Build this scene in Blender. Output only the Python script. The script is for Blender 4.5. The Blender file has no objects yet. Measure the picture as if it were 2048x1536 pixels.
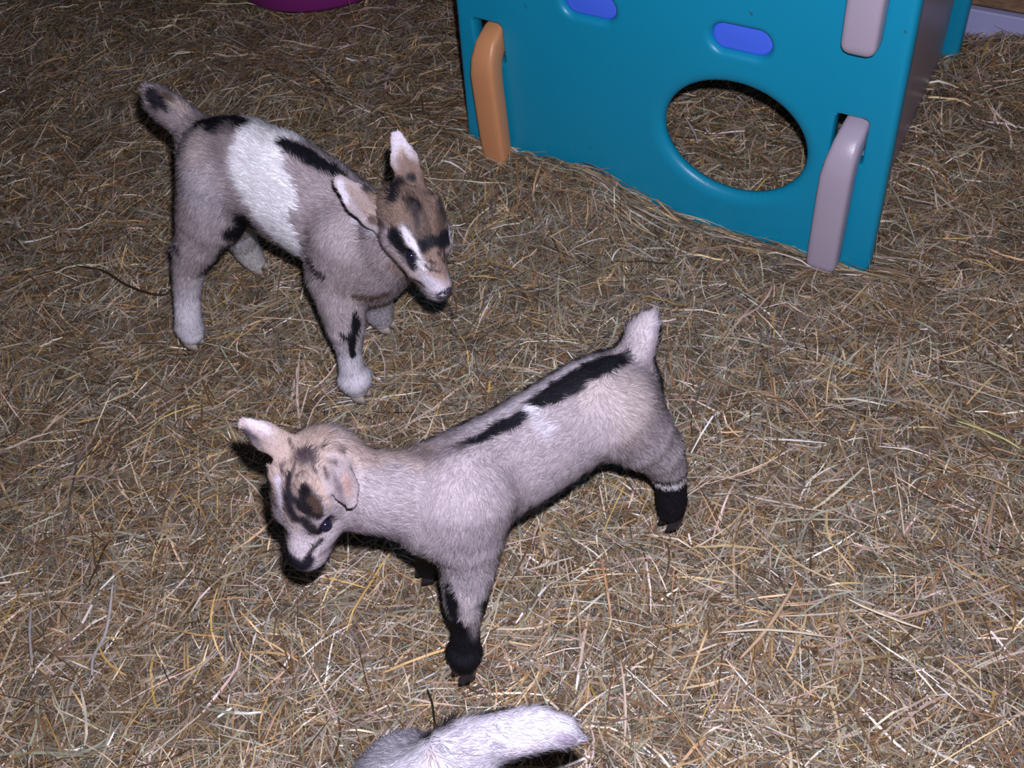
import bpy, bmesh, math, random
import numpy as np
from mathutils import Vector, Matrix
from mathutils.bvhtree import BVHTree

sc = bpy.context.scene
rng = np.random.default_rng(7)
random.seed(7)
C = bpy.data.collections.new('scene'); sc.collection.children.link(C)

# ------------------------------------------------------------------ camera
F, H = 2000.0, 1.3                       # focal length in pixels of a 2048x1536 frame, camera height
_d = np.array([1300 - 1024, -(2500 - 768), -F], float); _d /= np.linalg.norm(_d)
_Z = -_d; _f = np.array([0, 0, -1.0]); _Y = _f - (_f @ _Z) * _Z; _Y /= np.linalg.norm(_Y); _X = np.cross(_Y, _Z)
R = np.array([_X, _Y, _Z]); CAM = np.array([0, 0, H])
cd = bpy.data.cameras.new('camera'); cam = bpy.data.objects.new('camera', cd); C.objects.link(cam)
cd.sensor_width = 36; cd.lens = F / 2048 * 36; cd.clip_start = 0.01
M4 = Matrix([list(R[0]) + [0], list(R[1]) + [0], list(R[2]) + [H], [0, 0, 0, 1]])
cam.matrix_world = M4
sc.camera = cam

# ------------------------------------------------------------------ light: a camera flash and dim barn light
w = bpy.data.worlds.new('barn_air'); sc.world = w; w.use_nodes = True
w.node_tree.nodes['Background'].inputs[0].default_value = (0.62, 0.60, 0.80, 1)
w.node_tree.nodes['Background'].inputs[1].default_value = 0.05
ld = bpy.data.lights.new('camera_flash', 'POINT'); fl = bpy.data.objects.new('camera_flash', ld); C.objects.link(fl)
ld.energy = 128; ld.color = (0.87, 0.83, 1.0); ld.shadow_soft_size = 0.012
fl.location = Vector(CAM + R @ np.array([0.028, 0.07, 0.0]))
sc.view_settings.view_transform = 'Standard'; sc.view_settings.look = 'None'
sc.view_settings.exposure = 0.0; sc.view_settings.gamma = 1; sc.view_settings.use_curve_mapping = False

# ------------------------------------------------------------------ helpers
def at(px, py, z=0.0):
    r = R @ np.array([px - 1024, -(py - 768), -F]); return CAM + (z - H) / r[2] * r
def on_plane(px, py, l, lat):
    r = R @ np.array([px - 1024, -(py - 768), -F]); t = (lat - CAM @ l) / (r @ l); return CAM + t * r
def nrm(v): v = np.asarray(v, float); return v / np.linalg.norm(v)

def tag(o, label=None, cat=None, group=None, kind=None):
    if label: o['label'] = label
    if cat: o['category'] = cat
    if group: o['group'] = group
    if kind: o['kind'] = kind
    return o
def empty(name, loc=(0, 0, 0)):
    o = bpy.data.objects.new(name, None); C.objects.link(o); o.location = loc; o.empty_display_size = 0.05
    return o
def mesh_obj(name, V, Fc, mat, parent=None, smooth=True, col=None, colname='coat'):
    me = bpy.data.meshes.new(name)
    V = np.asarray(V, np.float32)
    if isinstance(Fc, np.ndarray):
        n = Fc.shape[1]
        me.vertices.add(len(V)); me.vertices.foreach_set('co', V.ravel())
        me.loops.add(Fc.size); me.loops.foreach_set('vertex_index', Fc.astype(np.int32).ravel())
        me.polygons.add(len(Fc)); me.polygons.foreach_set('loop_start', np.arange(0, Fc.size, n, dtype=np.int32))
        me.update(calc_edges=True); me.validate()
    else:
        me.from_pydata(V.tolist(), [], Fc); me.update()
    me.polygons.foreach_set('use_smooth', np.full(len(me.polygons), smooth))
    if col is not None:
        a = me.color_attributes.new(colname, 'FLOAT_COLOR', 'POINT')
        c4 = np.ones((len(V), 4), np.float32); c4[:, :3] = col; a.data.foreach_set('color', c4.ravel())
    me.materials.append(mat)
    o = bpy.data.objects.new(name, me); C.objects.link(o)
    if parent is not None:
        o.parent = parent; o.matrix_parent_inverse = Matrix.Translation(-Vector(parent_world(parent)))
    return o
def parent_world(p):
    v = Vector((0, 0, 0))
    if p.type == 'EMPTY': v = p.location.copy()
    return v
def attach(o, p):                       # meshes hold world coordinates; keep them in place under the thing's Empty
    o.parent = p; o.matrix_parent_inverse = Matrix.Translation(-Vector(parent_world(p))); return o

def mat_new(name):
    m = bpy.data.materials.new(name); m.use_nodes = True; nt = m.node_tree
    return m, nt, nt.nodes['Principled BSDF']
def plastic(name, col, rough=0.35, var=0.08, spec=0.5):
    m, nt, b = mat_new(name)
    tc = nt.nodes.new('ShaderNodeTexCoord')
    n1 = nt.nodes.new('ShaderNodeTexNoise'); n1.inputs['Scale'].default_value = 6; n1.inputs['Detail'].default_value = 6
    nt.links.new(tc.outputs['Object'], n1.inputs['Vector'])
    mx = nt.nodes.new('ShaderNodeMix'); mx.data_type = 'RGBA'
    mx.inputs[6].default_value = (*[c * (1 - var) for c in col], 1); mx.inputs[7].default_value = (*[min(1, c * (1 + var)) for c in col], 1)
    nt.links.new(n1.outputs['Fac'], mx.inputs[0])
    # small scuffs of dirt
    n2 = nt.nodes.new('ShaderNodeTexNoise'); n2.inputs['Scale'].default_value = 55; n2.inputs['Detail'].default_value = 3
    nt.links.new(tc.outputs['Object'], n2.inputs['Vector'])
    rp = nt.nodes.new('ShaderNodeValToRGB'); rp.color_ramp.elements[0].position = 0.73; rp.color_ramp.elements[1].position = 0.78
    nt.links.new(n2.outputs['Fac'], rp.inputs[0])
    mx2 = nt.nodes.new('ShaderNodeMix'); mx2.data_type = 'RGBA'; mx2.inputs[7].default_value = (0.05, 0.045, 0.03, 1)
    nt.links.new(rp.outputs[0], mx2.inputs[0]); nt.links.new(mx.outputs[2], mx2.inputs[6])
    nt.links.new(mx2.outputs[2], b.inputs['Base Color'])
    b.inputs['Roughness'].default_value = rough
    b.inputs['Specular IOR Level'].default_value = spec
    n3 = nt.nodes.new('ShaderNodeTexNoise'); n3.inputs['Scale'].default_value = 400
    nt.links.new(tc.outputs['Object'], n3.inputs['Vector'])
    bp = nt.nodes.new('ShaderNodeBump'); bp.inputs['Strength'].default_value = 0.12; bp.inputs['Distance'].default_value = 0.002
    nt.links.new(n3.outputs['Fac'], bp.inputs['Height']); nt.links.new(bp.outputs['Normal'], b.inputs['Normal'])
    return m
def attr_mat(name, attr, rough, spec=0.3, bump=None):
    m, nt, b = mat_new(name)
    a = nt.nodes.new('ShaderNodeAttribute'); a.attribute_name = attr
    nt.links.new(a.outputs['Color'], b.inputs['Base Color'])
    b.inputs['Roughness'].default_value = rough; b.inputs['Specular IOR Level'].default_value = spec
    if bump:
        tc = nt.nodes.new('ShaderNodeTexCoord'); n = nt.nodes.new('ShaderNodeTexNoise'); n.inputs['Scale'].default_value = bump
        nt.links.new(tc.outputs['Object'], n.inputs['Vector'])
        bp = nt.nodes.new('ShaderNodeBump'); bp.inputs['Strength'].default_value = 0.4; bp.inputs['Distance'].default_value = 0.002
        nt.links.new(n.outputs['Fac'], bp.inputs['Height']); nt.links.new(bp.outputs['Normal'], b.inputs['Normal'])
    return m

def vnoise(x, y, seed=0):                # smooth value noise, vectorised
    x = np.asarray(x, float); y = np.asarray(y, float)
    xi = np.floor(x).astype(int); yi = np.floor(y).astype(int); fx = x - xi; fy = y - yi
    def h(a, b):
        n = (a * 374761393 + b * 668265263 + seed * 974711) & 0x7fffffff
        n = ((n ^ (n >> 13)) * 1274126177) & 0x7fffffff
        return ((n ^ (n >> 16)) & 0xffff) / 65535.0
    u = fx * fx * (3 - 2 * fx); v = fy * fy * (3 - 2 * fy)
    return (h(xi, yi) * (1 - u) + h(xi + 1, yi) * u) * (1 - v) + (h(xi, yi + 1) * (1 - u) + h(xi + 1, yi + 1) * u) * v
def sstep(a, b, x):
    t = np.clip((x - a) / (b - a), 0, 1); return t * t * (3 - 2 * t)

# ------------------------------------------------------------------ play cube frame of reference
PHI = 0.681
PB = at(1738, 536, 0)                                    # right foot of the front panel
PU = np.array([-math.cos(PHI), math.sin(PHI), 0])        # along the front panel, to the left
PN = np.array([-math.sin(PHI), -math.cos(PHI), 0])       # out of the front panel, towards the goats
PZ = np.array([0, 0, 1.0])

def ground_h(x, y):
    h = (vnoise(x * 5, y * 5, 1) - 0.5) * 0.016 + (vnoise(x * 13, y * 13, 2) - 0.5) * 0.016 + (vnoise(x * 31, y * 31, 9) - 0.5) * 0.012
    rx = x - PB[0]; ry = y - PB[1]; u = rx * PU[0] + ry * PU[1]; n = rx * PN[0] + ry * PN[1]
    m = 0.048 * sstep(0.36, 0.62, u) * (1 - 0.6 * sstep(0.9, 1.1, u)) * np.exp(-(n / 0.10) ** 2)
    m = m + 0.03 * np.exp(-(((n + 0.84) / 0.08) ** 2)) * sstep(0.1, -0.1, u)
    # hay heaped by the wall at the right
    return h + m - 0.006

# ------------------------------------------------------------------ floor, back wall
m_floor, nt, b = mat_new('trodden_hay')
tc = nt.nodes.new('ShaderNodeTexCoord')
mp = nt.nodes.new('ShaderNodeMapping'); mp.inputs['Scale'].default_value = (1, 3.2, 1); mp.inputs['Rotation'].default_value = (0, 0, 0.5)
nt.links.new(tc.outputs['Object'], mp.inputs['Vector'])
n1 = nt.nodes.new('ShaderNodeTexNoise'); n1.inputs['Scale'].default_value = 90; n1.inputs['Detail'].default_value = 8; n1.inputs['Distortion'].default_value = 1.5
nt.links.new(mp.outputs['Vector'], n1.inputs['Vector'])
rp = nt.nodes.new('ShaderNodeValToRGB'); e = rp.color_ramp.elements
e[0].position = 0.3; e[0].color = (0.03, 0.02, 0.012, 1); e[1].position = 0.7; e[1].color = (0.24, 0.175, 0.11, 1)
nt.links.new(n1.outputs['Fac'], rp.inputs[0]); nt.links.new(rp.outputs[0], b.inputs['Base Color'])
b.inputs['Roughness'].default_value = 0.8
bp = nt.nodes.new('ShaderNodeBump'); bp.inputs['Distance'].default_value = 0.006; nt.links.new(n1.outputs['Fac'], bp.inputs['Height']); nt.links.new(bp.outputs['Normal'], b.inputs['Normal'])
gx = np.arange(-2.6, 3.0, 0.03); gy = np.arange(-0.4, 4.3, 0.03)
GX, GY = np.meshgrid(gx, gy); V = np.stack([GX.ravel(), GY.ravel(), ground_h(GX.ravel(), GY.ravel()) - 0.006], 1)
nx_, ny_ = len(gx), len(gy); I = np.arange(nx_ * ny_).reshape(ny_, nx_)
Fq = np.stack([I[:-1, :-1].ravel(), I[:-1, 1:].ravel(), I[1:, 1:].ravel(), I[1:, :-1].ravel()], 1)
tag(mesh_obj('floor', V, Fq, m_floor), kind='structure')

def box_bm(bm, p0, ax, ay, az):
    vs = [bm.verts.new(Vector(p0 + ax * i + ay * j + az * k)) for k in (0, 1) for j in (0, 1) for i in (0, 1)]
    for f in ((0, 2, 3, 1), (4, 5, 7, 6), (0, 1, 5, 4), (2, 6, 7, 3), (0, 4, 6, 2), (1, 3, 7, 5)): bm.faces.new([vs[i] for i in f])
    return vs
def bm_obj(name, bm, mat, parent=None, bevel=0, smooth=False, seg=2):
    bmesh.ops.recalc_face_normals(bm, faces=bm.faces)
    if bevel: bmesh.ops.bevel(bm, geom=bm.edges[:], offset=bevel, segments=seg, affect='EDGES', profile=0.5)
    me = bpy.data.meshes.new(name); bm.to_mesh(me); bm.free(); me.materials.append(mat)
    if smooth:
        for p in me.polygons: p.use_smooth = True
    o = bpy.data.objects.new(name, me); C.objects.link(o)
    if parent is not None: attach(o, parent)
    return o

def wood_mat():
    m, nt, b = mat_new('rough_wood'); tc = nt.nodes.new('ShaderNodeTexCoord')
    mp = nt.nodes.new('ShaderNodeMapping'); mp.inputs['Rotation'].default_value = (0, 0, math.pi / 2 - (math.pi / 2 - 0) + PHI); mp.inputs['Scale'].default_value = (2, 30, 60)
    nt.links.new(tc.outputs['Object'], mp.inputs['Vector'])
    n = nt.nodes.new('ShaderNodeTexNoise'); n.inputs['Scale'].default_value = 2; n.inputs['Detail'].default_value = 6
    nt.links.new(mp.outputs['Vector'], n.inputs['Vector'])
    rp = nt.nodes.new('ShaderNodeValToRGB'); e = rp.color_ramp.elements
    e[0].position = .3; e[0].color = (0.10, 0.055, 0.028, 1); e[1].position = .75; e[1].color = (0.30, 0.18, 0.09, 1)
    nt.links.new(n.outputs['Fac'], rp.inputs[0]); nt.links.new(rp.outputs[0], b.inputs['Base Color']); b.inputs['Roughness'].default_value = .75
    return m
m_wood = wood_mat()
m_board = plastic('pale_painted_board', (0.36, 0.37, 0.60), 0.55)
WP = at(1990, 84, 0)                                     # foot of the wall
wz_top = 0.062
wl = empty('wall_back', tuple(WP)); tag(wl, kind='structure')
bk = bmesh.new(); box_bm(bk, WP - PU * 1.6 - PN * 0.07 + PZ * -0.03, PU * 5.0, PN * -0.04, PZ * 2.0)
bm_obj('backing', bk, m_wood, wl)
bb = bmesh.new(); box_bm(bb, WP - PU * 1.6 - PN * 0.028 - PZ * 0.05, PU * 5.0, PN * 0.022, PZ * (wz_top + 0.05))
o = bm_obj('baseboard_back', bb, m_board, None, 0.003); tag(o, kind='structure')
z = wz_top + 0.002
for k in range(8):
    hgt = 0.19; pb = bmesh.new()
    box_bm(pb, WP - PU * (1.6) - PN * (0.069 + 0.002 * (k % 2)) + PZ * z, PU * 5.0, PN * 0.048, PZ * hgt)
    bm_obj('plank', pb, m_wood, wl, 0.004); z += hgt + 0.004

# ------------------------------------------------------------------ play cube
m_teal = plastic('teal_plastic', (0.003, 0.255, 0.40), 0.38, 0.06)
m_blue = plastic('blue_plastic', (0.06, 0.145, 0.78), 0.45, 0.05)
m_tan = plastic('tan_plastic', (0.59, 0.27, 0.115), 0.38, 0.06)
m_mauve = plastic('mauve_plastic', (0.385, 0.335, 0.40), 0.34, 0.05)
PW, PH, PT = 0.886, 0.80, 0.032

def rrect_sd(U, Vv, cu, cv, hw, hh, r):
    qx = np.abs(U - cu) - (hw - r); qy = np.abs(Vv - cv) - (hh - r)
    return np.hypot(np.maximum(qx, 0), np.maximum(qy, 0)) + np.minimum(np.maximum(qx, qy), 0) - r
def ell_sd(U, Vv, cu, cv, a, b):
    k0 = np.hypot((U - cu) / a, (Vv - cv) / b); k1 = np.hypot((U - cu) / a ** 2, (Vv - cv) / b ** 2)
    return np.where(k1 > 1e-6, k0 * (k0 - 1) / np.maximum(k1, 1e-6), -min(a, b))
# holes: (sd function, fillet radius)
LSL = 0.165
holes = [(lambda U, Vv: ell_sd(U, Vv, 0.283, 0.192, 0.137, 0.115), 0.026),
         (lambda U, Vv: rrect_sd(U, Vv, 0.280, 0.3905, 0.053, 0.0235, 0.0234), 0.011),
         (lambda U, Vv: rrect_sd(U, Vv, 0.566, 0.3955, 0.053, 0.0235, 0.0234), 0.011),
         (lambda U, Vv: rrect_sd(U, Vv, 0.0775, 0.257, 0.0285, 0.045, 0.010), 0.003),
         (lambda U, Vv: rrect_sd(U, Vv, 0.0775, 0.652, 0.0285, 0.050, 0.010), 0.003),
         (lambda U, Vv: rrect_sd(U, Vv, 0.792, 0.278, 0.033, 0.042, 0.010), 0.003),
         (lambda U, Vv: rrect_sd(U, Vv, 0.790, 0.655, 0.033, 0.048, 0.010), 0.003)]
def panel_mesh(holes, outer, pw, ph, T, ofil=0.010, step=0.004):
    us = np.arange(-step, pw + step * 2, step); vs = np.arange(-0.03 - step, ph + step * 2, step)
    U, Vv = np.meshgrid(us, vs); sd = -outer(U, Vv); fil = np.full(U.shape, ofil)
    dip = ofil - np.sqrt(np.maximum(ofil ** 2 - (ofil - np.clip(sd, 0, ofil)) ** 2, 0))
    for fn, r in holes:
        s = fn(U, Vv); sd = np.minimum(sd, s)
        dd = min(r, T / 2 - 0.002) * (1 - np.sqrt(np.maximum(1 - (1 - np.clip(s, 0, r) / r) ** 2, 0))); dip = np.maximum(dip, dd)
    dip = np.minimum(dip, T / 2 - 0.001)
    nv, nu = U.shape
    P2 = []; D = []; idx = {}
    def vid(key, p, d):
        if key not in idx: idx[key] = len(P2); P2.append(p); D.append(d)
        return idx[key]
    tris = []
    S = sd
    for j in range(nv - 1):
        for i in range(nu - 1):
            q = [(j, i), (j, i + 1), (j + 1, i + 1), (j + 1, i)]
            ss = [S[a] for a in q]
            if max(ss) <= 0: continue
            if min(ss) > 0:
                tris.append([vid(a, (U[a], Vv[a]), dip[a]) for a in q]); continue
            for t in ((0, 1, 2), (0, 2, 3)):
                poly = []
                for k in range(3):
                    a, bq = q[t[k]], q[t[(k + 1) % 3]]; sa, sb = S[a], S[bq]
                    if sa > 0: poly.append(vid(a, (U[a], Vv[a]), dip[a]))
                    if (sa > 0) != (sb > 0):
                        f = sa / (sa - sb); key = ('e',) + tuple(sorted((a, bq)))
                        p = (U[a] + (U[bq] - U[a]) * f, Vv[a] + (Vv[bq] - Vv[a]) * f)
                        dm = None
                        mi = 1e9
                        so = -outer(np.array(p[0]), np.array(p[1]))
                        dm, mi = ofil, abs(float(so))
                        for fn, r in holes:
                            s_ = abs(float(fn(np.array(p[0]), np.array(p[1]))))
                            if s_ < mi: mi, dm = s_, r
                        poly.append(vid(key, p, min(dm, T / 2 - 0.002)))
                if len(poly) >= 3: tris.append(poly)
    return np.array(P2), np.array(D), tris
def panel_obj(name, frame, P2, D, tris, T, mat, parent):
    O, Uv, Nv = frame; n = len(P2)
    fr = O + P2[:, :1] * Uv + P2[:, 1:] * PZ + (-D)[:, None] * Nv
    bk = O + P2[:, :1] * Uv + P2[:, 1:] * PZ + (-T + D)[:, None] * Nv
    V = np.vstack([fr, bk]); faces = [list(t) for t in tris] + [[i + n for i in reversed(t)] for t in tris]
    cnt = {}
    for t in tris:
        for a, b_ in zip(t, t[1:] + t[:1]): cnt[(a, b_)] = 1
    for (a, b_) in cnt:
        if (b_, a) not in cnt: faces.append([b_, a, a + n, b_ + n])
    o = mesh_obj(name, V, faces, mat, None)
    bm = bmesh.new(); bm.from_mesh(o.data); bmesh.ops.recalc_face_normals(bm, faces=bm.faces); bm.to_mesh(o.data); bm.free()
    for p in o.data.polygons: p.use_smooth = True
    attach(o, parent); return o

cube = empty('play_cube', tuple(PB))
tag(cube, 'teal plastic play cube with tan and mauve side panels standing in the hay', 'playhouse')
def outerf(U, Vv):                                        # slightly narrower towards the top
    rt = 0.001 + 0.018 * Vv; lf = 0.886 - 0.070 * Vv
    return rrect_sd(U, Vv, (rt + lf) / 2, PH / 2 - 0.015, (lf - rt) / 2, PH / 2 + 0.015, 0.03)
P2, D, tris = panel_mesh(holes, outerf, PW, PH, PT)
front = panel_obj('front_panel', (PB, PU, PN), P2, D, tris, PT, m_teal, cube); front['label'] = 'teal front panel with round crawl hole'
DEP = 0.735
SKEW = math.radians(4.4)
side_dir = -(PN * math.cos(SKEW) + PU * math.sin(SKEW) * -1); side_dir = nrm(-PN * math.cos(SKEW) + PU * math.sin(SKEW) * -1 * -1) if False else nrm(np.array([0.42, 0.61, 0]))
BB = PB + side_dir * DEP
back = panel_obj('back_panel', (BB, PU, PN), P2, D, tris, PT, m_teal, cube); back['label'] = 'teal back panel partly hidden behind the mauve side'

for cu, cv in ((0.280, 0.3905), (0.566, 0.3955)):        # blue pads set into the oval slots
    bm = bmesh.new(); ring = []
    prof = [(1.0, -0.030), (1.0, -0.0150), (0.96, -0.0125), (0.86, -0.0118)]
    n = 40
    for s, dn in prof:
        row = []
        for k in range(n):
            a = 2 * math.pi * k / n; hw, r = 0.054, 0.0245
            x = math.copysign(max(hw - r, 0), math.cos(a)) + r * math.cos(a); y = r * math.sin(a)
            row.append(bm.verts.new(Vector(PB + PU * (cu + x * s) + PZ * (cv + y * s) + PN * dn)))
        ring.append(row)
    for r0, r1 in zip(ring, ring[1:]):
        for k in range(n): bm.faces.new((r0[k], r0[(k + 1) % n], r1[(k + 1) % n], r1[k]))
    bm.faces.new(ring[-1]); bm.faces.new(list(reversed(ring[0])))
    o = bm_obj('oval_insert', bm, m_blue, None, 0, True); attach(o, front); o['label'] = 'blue oval pad set into the panel'
    o.matrix_parent_inverse = Matrix.Identity(4); o.matrix_world = Matrix.Identity(4); o.parent = None
    o.parent = front; o.matrix_parent_inverse = (Matrix.Translation(Vector(PB)) @ front.matrix_parent_inverse).inverted()

def sub(o, parent):                                      # sub-part under a mesh whose data are in world coordinates
    o.parent = parent; o.matrix_parent_inverse = Matrix.Identity(4); return o

def hook_bm(u0, u1, vtop, vbot, out=0.050, frame=(PB, PU, PN)):
    # profile in (n, v): comes out of the slot, shoulders over and hangs down the face of the panel
    O, Uv, Nv = frame
    T = 0.030
    cx = [(-0.085, vtop - 0.030), (-0.045, vtop - 0.030), (-0.015, vtop - 0.034), (0.008, vtop - 0.046), (0.020, vtop - 0.066), (0.0245, vtop - 0.092), (0.025, vtop - 0.13), (0.025, vbot + 0.11), (0.025, vbot + 0.06), (0.024, vbot + 0.022)]
    th = [0.028, 0.028, 0.028, 0.026, 0.024, 0.0225, 0.022, 0.022, 0.021, 0.019]
    hw = (u1 - u0) / 2; um = (u0 + u1) / 2
    bm = bmesh.new(); rings = []; n = 24
    pts = [np.array(c) for c in cx]
    hws = [.38, .38, .39, .42, .46, .495, .5, .5, .5, .5]
    def ring(c, d, t, sc_=1.0, hwf=.5):
        hw = (u1 - u0) * hwf; um = u0 + hw
        if sc_ < 1: um = (u0 + u1) / 2
        nr = np.array([-d[1], d[0]])
        row = []
        for k in range(n):
            a = 2 * math.pi * k / n; ca, sa = math.cos(a), math.sin(a); p = 0.42
            x = math.copysign(abs(ca) ** p, ca) * hw * sc_; y = math.copysign(abs(sa) ** p, sa) * t * sc_
            if abs(sa) < 0.35 and abs(ca) > .9: x *= 1.0
            q = c + nr * y
            row.append(bm.verts.new(Vector(O + Uv * (um + x) + Nv * q[0] + PZ * q[1])))
        return row
    for i, c in enumerate(pts):
        d = nrm(pts[min(i + 1, len(pts) - 1)] - pts[max(i - 1, 0)])
        rings.append(ring(c, d, th[i], 1.0, hws[i]))
    dl = np.array([0, -1.0])
    for f, s in ((0.35, 0.97), (0.7, 0.86), (0.92, 0.66), (1.0, 0.40)):
        rings.append(ring(pts[-1] + dl * 0.020 * f, dl, 0.019, s))
    for r0, r1 in zip(rings, rings[1:]):
        for k in range(n): bm.faces.new((r0[k], r0[(k + 1) % n], r1[(k + 1) % n], r1[k]))
    bm.faces.new(rings[0]); bm.faces.new(list(reversed(rings[-1])))
    return bm

def side_panel(uc, mat, hooks, label, lean=0.0):
    ax = side_dir                                         # along the side, away from the goats
    outw = nrm(np.array([ax[1], -ax[0], 0]))              # towards the right
    L = DEP - PT - 0.02
    hol = [(lambda U, Vv: rrect_sd(U, Vv, L / 2, 0.69, 0.06, 0.022, 0.0215), 0.010)]
    of = lambda U, Vv: rrect_sd(U, Vv, L / 2, 0.385, L / 2, 0.395, 0.05)
    p2, d2, t2 = panel_mesh(hol, of, L, 0.78, 0.045, 0.014, 0.008)
    O = PB + PU * uc + ax * (PT + 0.012) + outw * 0.0225
    s = panel_obj('side_panel', (O, ax, outw), p2, d2, t2, 0.045, mat, cube); s['label'] = label
    for (u0, u1, vt, vb) in hooks:
        h = bm_obj('hook', hook_bm(u0, u1, vt, vb), mat, None, 0, True); sub(h, s)
    return s
side_panel(0.0560, m_mauve, [(0.0500, 0.1060, 0.297, -0.010), (0.0500, 0.1060, 0.697, 0.430)], 'mauve side panel hooked through the front panel')
side_panel(0.785, m_tan, [(0.762, 0.819, 0.316, 0.008), (0.762, 0.819, 0.700, 0.45)], 'tan side panel hooked through the front panel')

# ------------------------------------------------------------------ magenta tub far back
m_mag = plastic('magenta_plastic', (0.25, 0.024, 0.20), 0.5, 0.08)
TB = at(668, 24, 0); tr = 0.19; tc_ = TB + nrm([TB[0], TB[1], 0]) * tr * 0.93
bm = bmesh.new(); rows = []; n = 56
prof = [(0.0, 0.012), (0.150, 0.012), (0.172, 0.016), (0.184, 0.030), (0.196, 0.10), (0.206, 0.19), (0.222, 0.205), (0.226, 0.214), (0.218, 0.218), (0.202, 0.212), (0.188, 0.10), (0.168, 0.030), (0.0, 0.026)]
for r, zz in prof[1:-1]:
    rows.append([bm.verts.new(Vector((tc_[0] + r * 1.25 * math.cos(2 * math.pi * k / n), tc_[1] + r * math.sin(2 * math.pi * k / n), zz - 0.01))) for k in range(n)])
for r0, r1 in zip(rows, rows[1:]):
    for k in range(n): bm.faces.new((r0[k], r0[(k + 1) % n], r1[(k + 1) % n], r1[k]))
bm.faces.new(list(reversed(rows[0]))); bm.faces.new(rows[-1])
tub = bm_obj('feed_tub', bm, m_mag, None, 0, True)
tag(tub, 'magenta plastic tub with rounded foot, cut off by the top edge of the picture', 'tub')

# ------------------------------------------------------------------ hay
PAL = 0.90 * np.array([1.0, 1.0, 1.04]) * np.array([[.44, .31, .155], [.37, .31, .20], [.30, .185, .08], [.62, .53, .38], [.33, .33, .235], [.20, .115, .055], [.50, .33, .10], [.42, .31, .25], [.52, .45, .36]])
PWT = np.array([.17, .18, .16, .08, .17, .10, .025, .10, .05]); PWT = PWT / PWT.sum()
def strands(x, y, L, W, nseg, zoff, pitch, curv, seed_rng, head=None, col=None, tone=0.58):
    n = len(x); r = seed_rng
    if head is None:
        head = vnoise(x * 3.1, y * 3.1, 5) * 9 + r.normal(0, 1.3, n)
    t = (np.arange(nseg + 1) / nseg - 0.5)[None, :]
    ang = head[:, None] + curv[:, None] * t * 2
    dx = np.cos(ang); dy = np.sin(ang)
    px = np.cumsum(dx, 1) - dx[:, :1]; py = np.cumsum(dy, 1) - dy[:, :1]
    px = (px - px.mean(1, keepdims=True)) * (L / nseg)[:, None] + x[:, None]
    py = (py - py.mean(1, keepdims=True)) * (L / nseg)[:, None] + y[:, None]
    zc = ground_h(px, py) + zoff[:, None] + np.tan(pitch)[:, None] * t * L[:, None] + (r.normal(0, 0.0012, (n, nseg + 1)))
    zc -= (t ** 2) * 0.10 * L[:, None]
    roll = r.normal(0, 0.42, n)
    sx = -np.sin(ang) * np.cos(roll)[:, None]; sy = np.cos(ang) * np.cos(roll)[:, None]; sz = np.repeat(np.sin(roll)[:, None], nseg + 1, 1)
    taper = 1 - 0.45 * np.abs(t * 2) ** 3
    w_ = W[:, None] * 0.5 * taper
    A = np.stack([px - sx * w_, py - sy * w_, zc - sz * w_], -1); B = np.stack([px + sx * w_, py + sy * w_, zc + sz * w_], -1)
    V = np.stack([A, B], 2).reshape(n, (nseg + 1) * 2, 3)
    base = (np.arange(n) * (nseg + 1) * 2)[:, None]; k = np.arange(nseg)[None, :] * 2
    Fq = np.stack([base + k, base + k + 2, base + k + 3, base + k + 1], -1).reshape(-1, 4)
    if col is None:
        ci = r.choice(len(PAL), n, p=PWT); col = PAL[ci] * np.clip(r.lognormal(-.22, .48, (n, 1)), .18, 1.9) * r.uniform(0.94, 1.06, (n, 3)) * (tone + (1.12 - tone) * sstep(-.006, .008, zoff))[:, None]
    cv = np.repeat(col[:, None, :], (nseg + 1) * 2, 1) * (1 + r.normal(0, 0.16, (n, (nseg + 1), 1))).repeat(2, 1)
    return V.reshape(-1, 3), Fq, np.clip(cv.reshape(-1, 3), 0.01, 0.95)
def in_view(x, y, m=0.22):
    # ground trapezoid the camera sees, with a margin for a step to the side
    yy = np.clip((y - 0.35) / 2.6, 0, 1)
    return (x > -0.80 - 0.60 * yy - m - .3 * yy) & (x < 0.60 + 0.80 * yy + m + .4 * yy)
def scatter(n, y0, y1):
    x = rng.uniform(-2.0, 2.0, n * 3); y = rng.uniform(y0, y1, n * 3); k = in_view(x, y)
    u = (x - PB[0]) * PU[0] + (y - PB[1]) * PU[1]; nn = (x - PB[0]) * PN[0] + (y - PB[1]) * PN[1]
    k &= ~((u > -0.01) & (u < PW + .01) & (nn < 0.004) & (nn > -PT - 0.004))     # none inside the front panel
    k &= y < WP[1] + 0.02 + (WP[0] - x) * 0.809
    x = x[k][:n]; y = y[k][:n]; return x, y
parts = []
def add(n, y0, y1, lm, ls, wmin, wmax, nseg, zlo, zhi, ps=0.10, cs=0.35):
    x, y = scatter(n, y0, y1); m = len(x)
    L = np.clip(rng.lognormal(math.log(lm), ls, m), 0.008, 0.22); W = rng.uniform(wmin, wmax, m) ** 1.0
    u = (x - PB[0]) * PU[0] + (y - PB[1]) * PU[1]; nn = (x - PB[0]) * PN[0] + (y - PB[1]) * PN[1]
    head = vnoise(x * 3.1, y * 3.1, 5) * 9 + rng.normal(0, 1.3, m)
    near = (u > -0.06) & (u < PW + .06) & (np.abs(nn + PT / 2) < L * 0.5 + PT / 2)
    head = np.where(near, math.atan2(PU[1], PU[0]) + rng.normal(0, 0.10, m), head)
    parts.append(strands(x, y, L, W, nseg, rng.uniform(zlo, zhi, m), rng.normal(0, ps, m) * np.where(near, .4, 1), rng.normal(0, cs, m), rng, head))
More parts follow.
